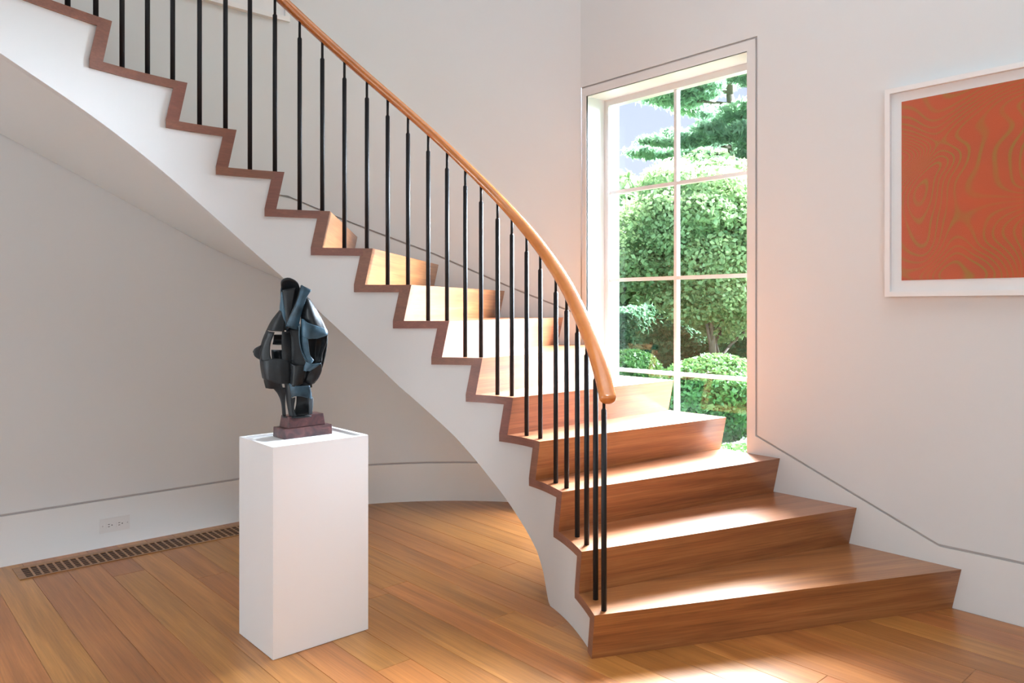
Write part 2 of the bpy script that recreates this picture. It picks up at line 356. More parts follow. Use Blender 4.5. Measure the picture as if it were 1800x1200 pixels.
# ------------------------------------------------------------------ staircase lines
PX = [2.1507445218622707, -0.8701932871218983, -0.8170607396320173, 0.6639055216194392, 0.002133180734848361, -0.47000701938310746]
PY = [2.975370986136915, 0.941593802457492, -0.45666500513331787, 0.12740436583719064, 0.01280422920313773, -0.30681283980228485]
def _p(n):
    t = (n-7.5)/7; return Vector((sum(c*t**k for k, c in enumerate(PX)), sum(c*t**k for k, c in enumerate(PY))))
E0, E1 = 1.0, 15.0
def ip(n, off=0.0):
    """inner edge of the stair at step parameter n; off>0 moves towards the wall"""
    if n < E0: q = _p(E0); d = _p(E0+.02)-q; p = q+d/.02*(n-E0)
    elif n > E1: q = _p(E1); d = q-_p(E1-.02); p = q+d/.02*(n-E1)
    else: p = _p(n); d = _p(n+.01)-_p(n-.01)
    d = d.normalized(); nn = Vector((d.y, -d.x))
    return p+nn*off
def speed(n): return (ip(n+.02)-ip(n-.02)).length/.04
WTAB = [(0, .66), (1, 1.107), (2, 1.549), (3, 1.935), (4, 2.244), (5, 2.587), (6, 2.99), (7, 3.428), (8, 3.825), (9, 4.268), (10, 4.80), (11, 5.33), (12, 5.70), (13, 6.06), (14, 6.42), (15, 6.74), (16, 7.05), (17, 7.4)]
SOF = [(3.7, 2.15), (5, 2.587), (6, 2.99), (7, 3.428), (8, 3.825), (9, 4.268), (10, 4.72), (11.2, 5.29), (12.15, 5.73), (13.12, 6.12), (13.99, 6.47), (14.8, 6.79), (17, 7.66)]
NOSE = {1: 1.032, 2: 1.948, 3: 3.017, 4: 3.998, 5: 5.006, 6: 6.016, 7: 6.991, 8: 8.006, 9: 8.974, 10: 9.989, 11: 11.025, 12: 12.039, 13: 12.951, 14: 14.012, 15: 14.80, 16: 15.6, 17: 16.4}
R_ = .17488; RAKE = .036; TT = .036; RT = .052
wn = lambda n: lerp_table(WTAB, n)
zi = lambda n: n*R_
stair = empty('staircase', (2.9, 2.6, 0))
tag(stair, 'curved wooden staircase with white stringer winding up past the tall window', 'staircase')
SO = Vector((2.9, 2.6, 0))
def local(o, P0, P1):
    """put mesh o (world coords) into a frame at P0 with x along P0->P1, so the grain follows the board"""
    ang = math.atan2(P1[1]-P0[1], P1[0]-P0[0]); m = Matrix.Translation(Vector((P0[0], P0[1], P0[2]))) @ Matrix.Rotation(ang, 4, 'Z')
    o.data.transform(m.inverted()); o.parent = stair; o.location = Vector((P0[0], P0[1], P0[2])) - SO; o.rotation_euler = (0, 0, ang)
NST = 16
for n in range(1, NST+1):
    sn, sm = NOSE[n], NOSE[n+1]
    zt = zi(n)
    # ---- riser board
    dI = RAKE/speed(sn); dW = RAKE*1.0; tI = RT/speed(sn); tW = RT
    w0 = wn(n)
    zb = zi(n-1) if n > 1 else 0
    zz = zt - .0008
    def q(s, w, z): a = ip(s); b = wp(w, -.001); return (a.x, a.y, z), (b[0], b[1], z)
    a0, b0 = q(sn+dI, w0+dW, zb); a1, b1 = q(sn, w0, zz)
    a2, b2 = q(sn+dI+tI, w0+dW+tW, zb); a3, b3 = q(sn+tI, w0+tW, zz)
    if n > 1:   # runs down behind the tread below
        k = (zb-TT+.001-zb)/(zt-zb)
        a0, b0 = q(sn+dI*(1-k), w0+dW*(1-k), zb-TT+.001) if False else (a0, b0)
        a2, b2 = a2, b2
    V = [a0, b0, b1, a1, a2, b2, b3, a3]
    F = [(0, 1, 2, 3), (5, 4, 7, 6), (0, 3, 7, 4), (1, 5, 6, 2), (3, 2, 6, 7), (0, 4, 5, 1)]
    o = mesh('riser', V, F, [M['stairwood'], M['endwood']], fm=[0, 0, 1, 0, 0, 0])
    local(o, a0, b0)
    # ---- tread board: from the back of its own riser to the back of the next riser
    sm2 = sm + (RAKE+RT)/speed(sm); wm = wn(n+1)+RAKE+RT
    K = 10
    top = []; s0 = sn; 
    inn = [ip(sn + (sm2-sn)*i/K) for i in range(K+1)]
    out = [wp(w0 + (wm-w0)*i/K, -.001) for i in range(K+1)]
    ring = [(p.x, p.y) for p in inn] + [tuple(p) for p in reversed(out)]
    # underside starts a little further back at the nose, following the rake of the riser
    kk = TT/R_
    inb = [ip(sn+dI*kk + (sm2-sn-dI*kk)*i/K) for i in range(K+1)]
    ob = [wp(w0+dW*kk + (wm-w0-dW*kk)*i/K, -.001) for i in range(K+1)]
    rb = [(p.x, p.y) for p in inb] + [tuple(p) for p in reversed(ob)]
    V = [(x, y, zt) for x, y in ring] + [(x, y, zt-TT) for x, y in rb]
    m_ = len(ring); F = [tuple(range(m_)), tuple(range(2*m_-1, m_-1, -1))]; fm = [0, 0]
    for i in range(m_):
        j = (i+1) % m_; F.append((i, i+m_, j+m_, j)); fm.append(1 if i < K else 0)
    o = mesh('tread', V, F, [M['stairwood'], M['endwood']], fm=fm)
    bm = bmesh.new(); bm.from_mesh(o.data); bmesh.ops.recalc_face_normals(bm, faces=bm.faces); bm.to_mesh(o.data); bm.free()
    local(o, (ring[0][0], ring[0][1], zt), (ring[-1][0], ring[-1][1], zt))
# ---- white stringer
LOW = [(3.70, 0.0), (3.80, .045), (3.95, .13), (4.179, .202), (4.503, .262), (4.912, .33), (5.298, .396), (5.844, .487), (6.358, .579), (6.846, .666), (7.616, .79), (8.346, .911), (9.045, 1.042), (9.723, 1.172), (10.381, 1.30), (11.019, 1.424), (11.631, 1.537), (12.206, 1.648), (12.733, 1.752), (13.204, 1.849), (13.616, 1.932), (13.973, 2.003), (14.28, 2.062), (14.544, 2.112), (14.773, 2.155), (14.972, 2.195), (16.4, 2.46)]
def zl(s): return max(0.0, lerp_table(LOW, s)) if s > 3.70 else 0.0
def ztop(s, n): return zi(n)-TT+.002
V, F = [], []
T0, T1 = .011, .040
def col(s, z1):
    a, b = ip(s, T0), ip(s, T1); z0 = zl(s); return [(a.x, a.y, z0), (a.x, a.y, z1), (b.x, b.y, z0), (b.x, b.y, z1)]
for n in range(1, NST+1):
    # the column run under tread n; steps sit at mid-thickness of each riser, hidden by its end
    sa = NOSE[n] + (RAKE*.5+RT*.55)/speed(NOSE[n]); sb = NOSE[n+1] + (RAKE*.5+RT*.55)/speed(NOSE[n+1])
    if n == 1: sa = NOSE[1] + (RAKE+RT*.6)/speed(NOSE[1])
    K = 14; base = len(V)
    for i in range(K+1): V += col(sa+(sb-sa)*i/K, ztop(0, n))
    for i in range(K):
        k = base+4*i; F += [(k, k+1, k+5, k+4), (k+2, k+6, k+7, k+3), (k, k+4, k+6, k+2), (k+1, k+3, k+7, k+5)]
    F += [(base, base+2, base+3, base+1), (base+4*K, base+4*K+1, base+4*K+3, base+4*K+2)]
o = mesh('stringer', [(x-SO.x, y-SO.y, z) for x, y, z in V], F, M['string'], stair); o['label'] = 'white painted curved stringer under the treads'
# ---- soffit: ruled surface from stringer to wall
V, F = [], []; ss = [3.705+(16.9-3.705)*i/150 for i in range(151)]
for i, s in enumerate(ss):
    a = ip(s, T0+.012); z = zl(s)+.010; b = wp(lerp_table(SOF, s), -.002)
    V += [(a.x-SO.x, a.y-SO.y, z), (b[0]-SO.x, b[1]-SO.y, z), (a.x-SO.x, a.y-SO.y, z+.02), (b[0]-SO.x, b[1]-SO.y, z+.02)]
    if i: k = 4*i; F += [(k-4, k-3, k+1, k), (k-2, k+2, k+3, k-1)]
k = 4*(len(ss)-1); F += [(0, 2, 3, 1), (k, k+1, k+3, k+2)]
mesh('soffit', V, F, M['soffit'], stair, smooth=True)['label'] = 'smooth plaster underside of the stair'

# ------------------------------------------------------------------ balustrade
bal = empty('balustrade', (2.2, 2.6, 0)); BO = Vector((2.2, 2.6, 0))
tag(bal, 'curved orange wood handrail on thin black iron balusters along the stair', 'balustrade')
RAIL = [(.97, .968), (1.054, .98), (1.757, 1.112), (2.395, 1.216), (3.206, 1.367), (4.331, 1.565), (5.283, 1.736), (6.129, 1.889), (6.911, 2.032), (7.652, 2.165), (8.364, 2.286), (9.053, 2.401), (9.722, 2.515), (10.501, 2.648), (11.064, 2.747), (12.04, 2.918), (13, 3.085), (14, 3.26), (15, 3.43), (16.4, 3.67)]
zr = lambda s: lerp_table(RAIL, s)
OFFB = .046
# rail sweep, oval section
ss = [0.93+.12*i for i in range(int((16.2-.93)/.12))]
ctr = []
for s in ss:
    p = ip(s, OFFB); z = sum(zr(s+d) for d in (-.3, -.15, 0, .15, .3))/5 if s > 1.3 else zr(s)
    ctr.append(Vector((p.x, p.y, z)))
V, F = [], []; NS = 20; HW, HH = .0305, .0215
def ring(c, t, sc=1.0):
    side = Vector((t.y, -t.x, 0)).normalized(); up = side.cross(t).normalized()
    if up.z < 0: up = -up
    out = []
    for i in range(NS):
        a = 2*PI*i/NS; ca, sa = math.cos(a), math.sin(a)
        x = math.copysign(abs(ca)**.75, ca)*HW*sc; y = math.copysign(abs(sa)**.75, sa)*HH*(sc**.6 if sc < 1 else 1)
        out.append(c+side*x+up*y)
    return out
t0 = (ctr[1]-ctr[0]).normalized()
rings = []
for dd, sc in ((.016, .35), (.0145, .62), (.010, .84), (.004, .97)): rings.append(ring(ctr[0]-t0*dd, t0, sc))
for i, c in enumerate(ctr):
    t = (ctr[min(i+1, len(ctr)-1)]-ctr[max(i-1, 0)]).normalized(); rings.append(ring(c, t))
for rg in rings: V += [v-BO for v in rg]
for i in range(len(rings)-1):
    for j in range(NS):
        a, b = i*NS+j, i*NS+(j+1) % NS; F.append((a, b, b+NS, a+NS))
F.append(tuple(range(NS))[::-1]); F.append(tuple(range((len(rings)-1)*NS, len(rings)*NS)))
o = mesh('handrail', V, F, M['railwood'], bal, smooth=True); o['label'] = 'varnished orange wood handrail with rounded end'
bm = bmesh.new(); bm.from_mesh(o.data); bmesh.ops.recalc_face_normals(bm, faces=bm.faces); bm.to_mesh(o.data); bm.free()
# balusters
FEET = {1: (1.27, 1.80), 2: (2.30, 2.72), 3: (3.24, 3.68), 4: None, 5: None}
def s_of_px(x, off):     # helper: step parameter whose inset line is seen at column x of the 1800 wide frame
    best = None; prev = None; s = 1.0
    while s < 16.4:
        p = ip(s, off); la = p.x*ST-p.y*CT; de = p.x*CT+p.y*ST; g = 900+1327*la/de-x
        if prev is not None and prev*g <= 0: best = s; break
        prev = g; s += .01
    return best
BS = [(1, 1.25), (1, 1.80), (2, 2.31), (2, 2.78), (3, 3.27), (3, 3.72)]
BS += [(4, 4.22), (4, 4.70), (5, 5.24), (5, 5.69), (6, 6.24), (6, 6.70), (7, 7.24), (7, 7.72), (8, 8.24), (8, 8.75), (9, 9.23), (9, 9.75), (10, 10.26), (10, 10.79), (11, 11.27), (11, 11.80), (12, 12.29), (12, 12.78), (13, 13.20), (13, 13.53), (13, 13.84), (14, 14.20), (14, 14.45), (14, 14.69), (15, 14.95), (15, 15.25), (16, 15.75), (16, 16.05)]
BPX = {4: (950, 926), 5: (900, 875), 6: (846, 818), 7: (786, 753), 8: (717.5, 682), 9: (645, 606), 10: (567, 527), 11: (484, 440), 12: (396.5, 351.5), 13: (304, 260.5, 216), 14: (170, 120.5, 70)}
BS = [b for b in BS if b[0] < 4 or b[0] > 14]
for n, xs in BPX.items():
    for x in xs: BS.append((n, s_of_px(x, OFFB)))
BS.sort(key=lambda b: b[1])
RB, RP, PIN = .0104, .0062, .082
for n, s in BS:
    p = ip(s, OFFB); z0 = zi(n); zt = sum(zr(s+d) for d in (-.3, -.15, 0, .15, .3))/5 if s > 1.3 else zr(s); zt -= .017
    bm = bmesh.new(); hb = zt-PIN-z0
    for (h0, h1, r0, r1) in ((0, hb-.006, RB, RB), (hb-.006, hb, RB, RP+.0005)):
        cyl(bm, (0, 0, h0), (0, 0, h1), r0, r1, 12, cap=(h0 == 0))
    o = bmobj('baluster', bm, M['black'], bal, (p.x-BO.x, p.y-BO.y, z0), smooth=True, recalc=False)
    bm = bmesh.new(); cyl(bm, (0, 0, -.004), (0, 0, PIN), RP, RP, 10)
    bmobj('rail_pin', bm, M['black'], o, (0, 0, hb), smooth=True, recalc=False)

# ------------------------------------------------------------------ window
win = empty('window_1', (3.75, 2.68, 0), kind='structure')
WO = Vector((3.75, 2.68, 0))
XG = 3.7723; OY0, OY1, OZ0, OZ1 = 2.122, 3.257, .285, 2.636
def wbox(name, x0, x1, y0, y1, z0, z1, m, bevel=.002, parent=win):
    return box(name, x0-WO.x, x1-WO.x, y0-WO.y, y1-WO.y, z0, z1, m, parent, bevel)
# reveal lining
XI = XW+.0006
wbox('reveal_lining', XI, 3.80, OY1, OY1+.03, OZ0-.03, OZ1+.03, M['white'], 0)
wbox('reveal_lining', XI, 3.80, OY0-.03, OY0, OZ0-.03, OZ1+.03, M['white'], 0)
wbox('reveal_lining', XI, 3.80, OY0, OY1, OZ1, OZ1+.03, M['white'], 0)
wbox('window_sill', XI, 3.80, OY0, OY1, OZ0-.03, OZ0, M['white'], 0)
# sash
GY0, GY1, GZ0, GZ1 = 2.185, 3.228, .323, 2.597
YM = 2.706; FX0, FX1 = 3.745, 3.80
# outer frame
for nm, b in (('frame_stile', (OY1-.036, OY1, OZ0, OZ1)), ('frame_stile', (OY0, GY0, OZ0, OZ1)), ('frame_rail', (GY0, OY1-.036, GZ1, OZ1)), ('frame_rail', (GY0, OY1-.036, OZ0, GZ0))):
    wbox(nm, FX0, FX1, b[0], b[1], b[2], b[3], M['white'])
MZ = [.890, 1.467, 2.034]; MW = .0155
zs = [GZ0]+MZ+[GZ1]
wbox('muntin', XG-.017, XG+.017, YM-MW/2-.003, YM+MW/2+.003, GZ0, GZ1, M['white'])
for z in MZ:
    for ya, yb in ((GY0, YM-MW/2-.003), (YM+MW/2+.003, OY1-.036)):
        wbox('muntin', XG-.016, XG+.016, ya, yb, z-MW/2-.003, z+MW/2+.003, M['white'])
for i in range(4):
    for ya, yb in ((GY0, YM-MW/2-.003), (YM+MW/2+.003, OY1-.036)):
        z0 = zs[i]+(.011 if i else 0); z1 = zs[i+1]-(.011 if i < 3 else 0)
        V = [(XG-WO.x, ya-WO.y, z0), (XG-WO.x, yb-WO.y, z0), (XG-WO.x, yb-WO.y, z1), (XG-WO.x, ya-WO.y, z1)]
        mesh('glass_pane', V, [(0, 1, 2, 3)], M['glass'], win)
# outer jamb of the house wall
wbox('outer_jamb', 3.80, 3.868, OY1-.022, OY1+.25, 0.3, 2.9, M['stone_blue'], .003)
wbox('outer_jamb', 3.80, 3.868, OY0-.25, OY0-.01, 0.3, 2.9, M['stone_blue'], .003)
o = box('wall_outer', 3.62, 3.82, -3.2, OY0-.04, -.4, CEIL, M['stone_blue']); o['kind'] = 'structure'
o = box('wall_outer_corner', 3.62, 3.82, OY1+.04, 5.0, -.4, CEIL, M['stone_blue']); o['kind'] = 'structure'
o = box('wall_outer_head', 3.62, 3.82, OY0-.04, OY1+.04, OZ1+.035, CEIL, M['stone_blue']); o['kind'] = 'structure'
o = box('wall_outer_foot', 3.62, 3.82, OY0-.04, OY1+.04, -.4, OZ0-.035, M['stone_blue']); o['kind'] = 'structure'

# ------------------------------------------------------------------ pictures
def picture(name, origin, rz, w, h, fw, depth, m_in, printbox, label, cat='artwork', rec=.02):
    """local x to the right as you face it, z up, y into the wall; origin = lower left corner on the wall face"""
    t = empty(name, origin, rz); tag(t, label, cat)
    for nm, b in (('frame_rail', (0, w, 0, fw)), ('frame_rail', (0, w, h-fw, h)), ('frame_stile', (0, fw, fw, h-fw)), ('frame_stile', (w-fw, w, fw, h-fw))):
        box(nm, b[0], b[1], -depth, -.001, b[2], b[3], M['frame'], t, .0015)
    box('mat_board', fw, w-fw, -depth+rec, -depth+rec+.004, fw, h-fw, M['matboard'], t)
    if printbox:
        x0, x1, z0, z1 = printbox; o = box('print_sheet', 0, x1-x0, -.002, 0, 0, z1-z0, m_in, t, loc=(x0, -depth+rec-.0008, z0))
        o['label'] = 'orange red print with olive contour lines'
    V = [(fw, -depth+.006, fw), (w-fw, -depth+.006, fw), (w-fw, -depth+.006, h-fw), (fw, -depth+.006, h-fw)]
    mesh('glazing', V, [(0, 1, 2, 3)], M['picglass'], t)
    return t
D_ = .045
# right wall: as you face the wall (+X), right hand is -Y -> local x = -Y : rotation -90
k = (XW-D_)/XW
picture('framed_print', (XW, 1.405, 1.338), -PI/2, 1.30, .932, .022, D_, M['print'], (.066, 1.234, .072, .868),
        'white framed orange red print of wavy contour lines on the right wall', 'artwork')
# left wall: facing +Y, right hand is +X
picture('framed_picture', (.70, YL, 3.075), 0, 1.43, 1.1, .03, .04, None, None,
        'white framed picture high on the left wall behind the balusters', 'artwork')

# ------------------------------------------------------------------ outlet on the left baseboard
ou = empty('wall_outlet', (1.066, YL, .078)); tag(ou, 'white electrical outlet plate on the left baseboard above the floor register', 'outlet')
box('cover_plate', 0, .147, -.006, -.0005, 0, .076, M['outlet'], ou, .002)
for cx in (.048, .099):
    s_ = box('socket', -.019, .019, -.0085, -.005, -.015, .015, M['outlet'], ou, .0015, loc=(cx, 0, .038))
    for (a, b) in ((-.006, .006), (-.006, -.006)): box('slot', a-.0045, a+.0045, -.0092, -.0083, b-.0014, b+.0014, M['outlet_dark'], s_)
    bm = bmesh.new(); cyl(bm, (.009, -.0092, 0), (.009, -.0083, 0), .003, n=10); bmobj('slot', bm, M['outlet_dark'], s_)
for cx in (.012, .135):
    bm = bmesh.new(); cyl(bm, (0, -.0075, 0), (0, -.005, 0), .0035, n=10); bmobj('screw', bm, M['screw'], ou, (cx, 0, .038))

# ------------------------------------------------------------------ floor register
rg = empty('floor_register', (.66, 4.205, 0)); tag(rg, 'long slotted wooden floor register running along the left baseboard', 'floor vent')
LX = 1.62; WY = .205; ZT = .0045
box('slot_shade_sheet', .02, LX-.02, .012, .178, .0002, .0012, M['slot'], rg)  # thin dark sheet over the boards, standing for shade inside the slots
for a, b in ((0, .016), (.172, WY)): box('side_rail', 0, LX, a, b, .0003, ZT, M['grillewood'], rg, .0008)
for a, b in ((0, .030), (LX-.03, LX)): box('end_rail', a, b, .016, .172, .0003, ZT, M['grillewood'], rg, .0008)
nb = int((LX-.06)/.0352)
for i in range(1, nb+1):
    x = .03+i*(LX-.06)/(nb+1); box('cross_bar', x-.0045, x+.0045, .016, .172, .0012, ZT, M['grillewood'], rg)
for i in range(1, 5):
    y = .016+i*.156/5; box('long_bar', .03, LX-.03, y-.0018, y+.0018, .0012, ZT-.0022, M['grillewood'], rg)

# ------------------------------------------------------------------ pedestal
px0, px1, py0, py1, PZ = 1.197, 1.596, 2.632, 2.94, .779
pd = empty('pedestal', ((px0+px1)/2, (py0+py1)/2, 0)); tag(pd, 'tall white box pedestal standing on the wood floor under the bronze sculpture', 'pedestal')
cx, cy = (px0+px1)/2, (py0+py1)/2; hx, hy = (px1-px0)/2, (py1-py0)/2; th_ = .018
box('front_panel', -hx, hx, -hy, -hy+th_, 0.002, PZ, M['pedestal'], pd, .0012)
box('rear_panel', -hx, hx, hy-th_, hy, 0.002, PZ, M['pedestal'], pd, .0012)
box('side_panel', -hx, -hx+th_, -hy+th_, hy-th_, 0.002, PZ, M['pedestal'], pd, .0012)
box('side_panel', hx-th_, hx, -hy+th_, hy-th_, 0.002, PZ, M['pedestal'], pd, .0012)
box('top_panel', -hx+th_, hx-th_, -hy+th_, hy-th_, PZ-.03, PZ-.008, M['pedestal'], pd)
box('foot_shim', -.02-.1, .02-.1, -hy+.004, hy-.004, 0, .002, M['outlet_dark'], pd)

# ------------------------------------------------------------------ sculpture
SD = 3.03; KS = SD/1327; la = (520-900)*KS
sc_ = empty('sculpture', (la*ST+SD*CT, -la*CT+SD*ST, 0), TH-PI/2)
tag(sc_, 'abstract dark bronze sculpture of folded curved plates on a stepped stone base', 'sculpture')
SB = PZ-.008
b0 = mesh('base_block', *(lambda x0, x1, y0, y1, z0, z1, t: ([(x0, y0, z0), (x1, y0, z0), (x1, y1, z0), (x0, y1, z0), (x0+t, y0+t, z1), (x1-t, y0+t, z1), (x1-t, y1-t, z1), (x0+t, y1-t, z1)], [(0, 3, 2, 1), (4, 5, 6, 7), (0, 1, 5, 4), (1, 2, 6, 5), (2, 3, 7, 6), (3, 0, 4, 7)]))(1.318, 1.527, 2.797, 2.900, SB, SB+.040, .001), M['marble'])
b1 = mesh('base_block', *(lambda x0, x1, y0, y1, z0, z1, t: ([(x0, y0, z0), (x1, y0, z0), (x1, y1, z0), (x0, y1, z0), (x0+t, y0+t, z1), (x1-t, y0+t, z1), (x1-t, y1-t, z1), (x0+t, y1-t, z1)], [(0, 3, 2, 1), (4, 5, 6, 7), (0, 1, 5, 4), (1, 2, 6, 5), (2, 3, 7, 6), (3, 0, 4, 7)]))(1.340, 1.502, 2.808, 2.890, SB+.040, SB+.086, .006), M['marble'])
bpy.context.view_layer.update()
for b in (b0, b1):
    b.data.transform(sc_.matrix_world.inverted()); b.parent = sc_
    bm = bmesh.new(); bm.from_mesh(b.data); bmesh.ops.bevel(bm, geom=list(bm.edges), offset=.0018, segments=1, affect='EDGES'); bmesh.ops.recalc_face_normals(bm, faces=bm.faces); bm.to_mesh(b.data); bm.free()
def cr_interp(P, n):
    """Catmull-Rom through points P -> n samples"""
    P = [Vector(p) for p in P]; 
    if len(P) == 2: return [P[0].lerp(P[1], i/(n-1)) for i in range(n)]
    Q = [P[0]*2-P[1]]+P+[P[-1]*2-P[-2]]; out = []
    for i in range(n):
        t = i/(n-1)*(len(P)-1); k = min(int(t), len(P)-2); u = t-k; a, b, c, d = Q[k:k+4]
        out.append(.5*((2*b)+(c-a)*u+(2*a-5*b+4*c-d)*u*u+(3*b-a-3*c+d)*u**3))
    return out
def sheet(rows, m='bronze', n=14, name='bronze_plate', thick=.0045, label=None):
    """curved plate lofted through rows of (image x, image y, depth cm towards the viewer)"""
    def cv(p): return ((p[0]-520)*KS, -p[2]*.01, EYE-(p[1]-540)*KS)
    R = [cr_interp([cv(p) for p in r], n) for r in rows]
    cols = [cr_interp([R[j][i] for j in range(len(R))], n) for i in range(n)]
    V = [c for col_ in cols for c in col_]; F = []
    for i in range(n-1):
        for j in range(n-1):
            a = i*n+j; F.append((a, a+1, a+n+1, a+n))
    o = mesh(name, V, F, M[m], sc_, smooth=True)
    md = o.modifiers.new('thickness', 'SOLIDIFY'); md.thickness = thick; md.offset = 0
    if label: o['label'] = label
    return o
# upper rolled cup: back half and front wall, open at the top
sheet([[(496, 503, 1), (499, 493, 3), (512, 489, 3.5), (525, 496, 2), (528, 508, 0)],
       [(496, 520, 1), (501, 515, 0), (512, 512, -1), (522, 515, -1), (528, 520, 0)],
       [(494, 545, 1), (501, 545, 0), (510, 546, -1), (518, 545, -1), (524, 545, 0)],
       [(500, 580, 1), (505, 580, 0), (510, 580, -1), (514, 580, -1), (518, 580, 0)]], label='rolled dark cup at the top')
sheet([[(496, 505, 1), (498, 512, 3), (502, 514, 4)], [(495, 525, 1), (499, 530, 3), (503, 532, 3.5)], [(494, 547, 1), (502, 552, 3), (506, 555, 3)], [(500, 580, 1), (506, 580, 2), (509, 580, 2.5)]], 'blue_sheen')
sheet([[(502, 510, 4), (512, 508, 4.3), (524, 506, 3.6)], [(504, 530, 3.6), (511, 528, 4), (520, 527, 3.4)], [(507, 556, 3.2), (511, 556, 3.4), (515, 555, 3)], [(508, 578, 3), (510, 578, 3), (512, 577, 3)]])
# fin leaning right at the top
sheet([[(534, 501, 3), (542, 505, 4), (551, 510, 3)], [(531, 520, 4), (537, 522, 5), (543, 525, 4)], [(522, 545, 5), (529, 548, 5.6), (534, 552, 4)], [(509, 572, 5), (518, 576, 5.4), (528, 579, 4)]], 'blue_sheen', label='tapering fin with painted blue green sheen')
sheet([[(533, 502, 3), (530, 506, 1)], [(530, 520, 4), (527, 522, 1)], [(521, 545, 5), (519, 545, 2)], [(508, 572, 5), (508, 574, 2)]])
# dark right shoulder
sheet([[(536, 522, 1), (541, 522, 2), (545, 526, 1)], [(534, 540, 2), (548, 540, 4), (556, 542, 1)], [(532, 556, 2), (552, 556, 5), (567, 562, 1)], [(532, 572, 2), (556, 574, 5), (576, 582, 1)]])
# inner dark core behind
sheet([[(500, 540, -3), (520, 540, -2), (545, 540, -3)], [(487, 590, -4), (520, 590, -6), (560, 590, -4)], [(486, 640, -3), (520, 640, -5), (560, 640, -3)], [(500, 680, -2), (520, 685, -3), (545, 675, -2)]]) if False else None
sheet([[(503, 575, 0), (515, 576, 1), (534, 574, 0)], [(504, 600, -1), (518, 600, 1), (536, 600, 1)], [(503, 632, -1), (518, 634, 1), (542, 634, 1)], [(505, 668, 0), (520, 672, 2), (540, 668, 1)]])
# left big shell: upper, then pieces around the two openings
sheet([[(492, 545, 0), (498, 546, 2), (505, 548, 2)], [(478, 563, 0), (490, 566, 3), (504, 568, 3)], [(469, 580, 0), (484, 581, 4), (505, 582, 4)]])
sheet([[(469, 580, 0), (477, 582, 3), (488, 583, 4)], [(462, 597, 0), (470, 600, 3), (481, 602, 4)], [(457, 616, 0), (465, 618, 3), (480, 620, 4)], [(457, 632, 0), (466, 634, 3), (483, 634, 4)]])
sheet([[(501, 582, 4), (506, 582, 3.5), (512, 582, 2)], [(500, 600, 4), (506, 602, 3.5), (514, 602, 2)], [(500, 618, 3.5), (507, 620, 3), (514, 620, 2)], [(501, 636, 3.5), (508, 638, 3), (514, 640, 2)]])
sheet([[(480, 588.5, -1), (490, 588.5, -1), (505, 588.5, -1)], [(478, 597, -2), (490, 598, -2.4), (506, 597, -2)], [(478, 605, -1), (490, 605.5, -1), (506, 605.5, -1)]], n=8)
sheet([[(480, 614, 2), (490, 615, 0), (503, 614, 2)], [(481, 626, 2), (491, 628, -1), (503, 626, 2)], [(484, 636, 3), (492, 636, 0), (503, 636, 2)]], n=8)
# lower left bowl
sheet([[(457, 630, 0), (472, 632, 4.4), (492, 628, 5), (514, 634, 3)], [(459, 648, 0), (474, 650, 5), (494, 650, 5.6), (516, 652, 3)], [(462, 664, 0), (476, 666, 5), (498, 672, 5.4), (516, 672, 3)]], label='lower left curved bowl plate')
sheet([[(462, 655, -.5), (476, 662, 3), (500, 672, 4)], [(464, 670, -.5), (478, 673, 2.4), (500, 678, 3)], [(467, 682, -.5), (481, 682, 2), (500, 681, 2)]])
# left spike
sheet([[(445, 618, 0), (445.6, 619, .4)], [(451, 611, 1), (450, 627, .4)], [(461, 606, 1.5), (462, 634, .4)]], name='spike')
# right face plate with blue sheen put into its colour
sheet([[(534, 560, 3), (541, 561, 6), (550, 567, 6.5), (562, 572, 5), (576, 578, 2)], [(533, 574, 3), (540, 576, 6.2), (550, 580, 7), (562, 582, 5.4), (577, 588, 2)], [(532, 588, 3), (539, 590, 6), (548, 594, 6.4), (555, 594, 5.4), (562, 594, 4)]], 'blue_sheen', label='folded plate on the right with painted blue sheen')
sheet([[(532, 586, 3), (538, 588, 5.6), (548, 592, 6)], [(533, 604, 3), (539, 606, 5.6), (549, 608, 5.6)], [(536, 622, 3), (543, 624, 5.4), (551, 622, 5)], [(543, 636, 2.6), (552, 638, 5), (556, 632, 4)]], 'blue_sheen')
sheet([[(531, 568, 3.3), (534, 568, 6.3)], [(531, 592, 3.3), (534.5, 592, 6.6)], [(533, 612, 3.3), (537, 612, 6.4)], [(541, 634, 3), (546, 633, 6)]], 'blue_sheen')
# hollow crescent, lower point
sheet([[(562, 586, 1), (570, 584, 2), (577, 587, 1)], [(554, 600, -1), (564, 602, -2), (574, 602, .5)], [(552, 620, -1), (560, 622, -2), (567, 622, .5)], [(554, 636, 0), (560, 637, 0), (566, 637, .5)]])
sheet([[(543, 634, 4), (555, 638, 5), (567, 637, 2)], [(540, 642, 4), (550, 644, 5), (561, 642, 3)], [(536, 650, 3.5), (543, 650, 4.5), (550, 650, 3)]], 'blue_sheen')
sheet([[(548, 648, 2), (558, 643, 3), (567, 638, 2)], [(543, 658, 2), (555, 656, 2), (566, 650, .5)], [(540, 667, 2), (551, 671, 2), (561, 662, .5)], [(536, 670, 1), (545, 675, 1), (553, 673, .5)]])
sheet([[(514, 636, 3), (526, 640, 5), (542, 640, 3.6)], [(514, 655, 3), (526, 658, 5.4), (538, 658, 3.6)], [(512, 674, 3), (524, 677, 5), (536, 672, 3)]])
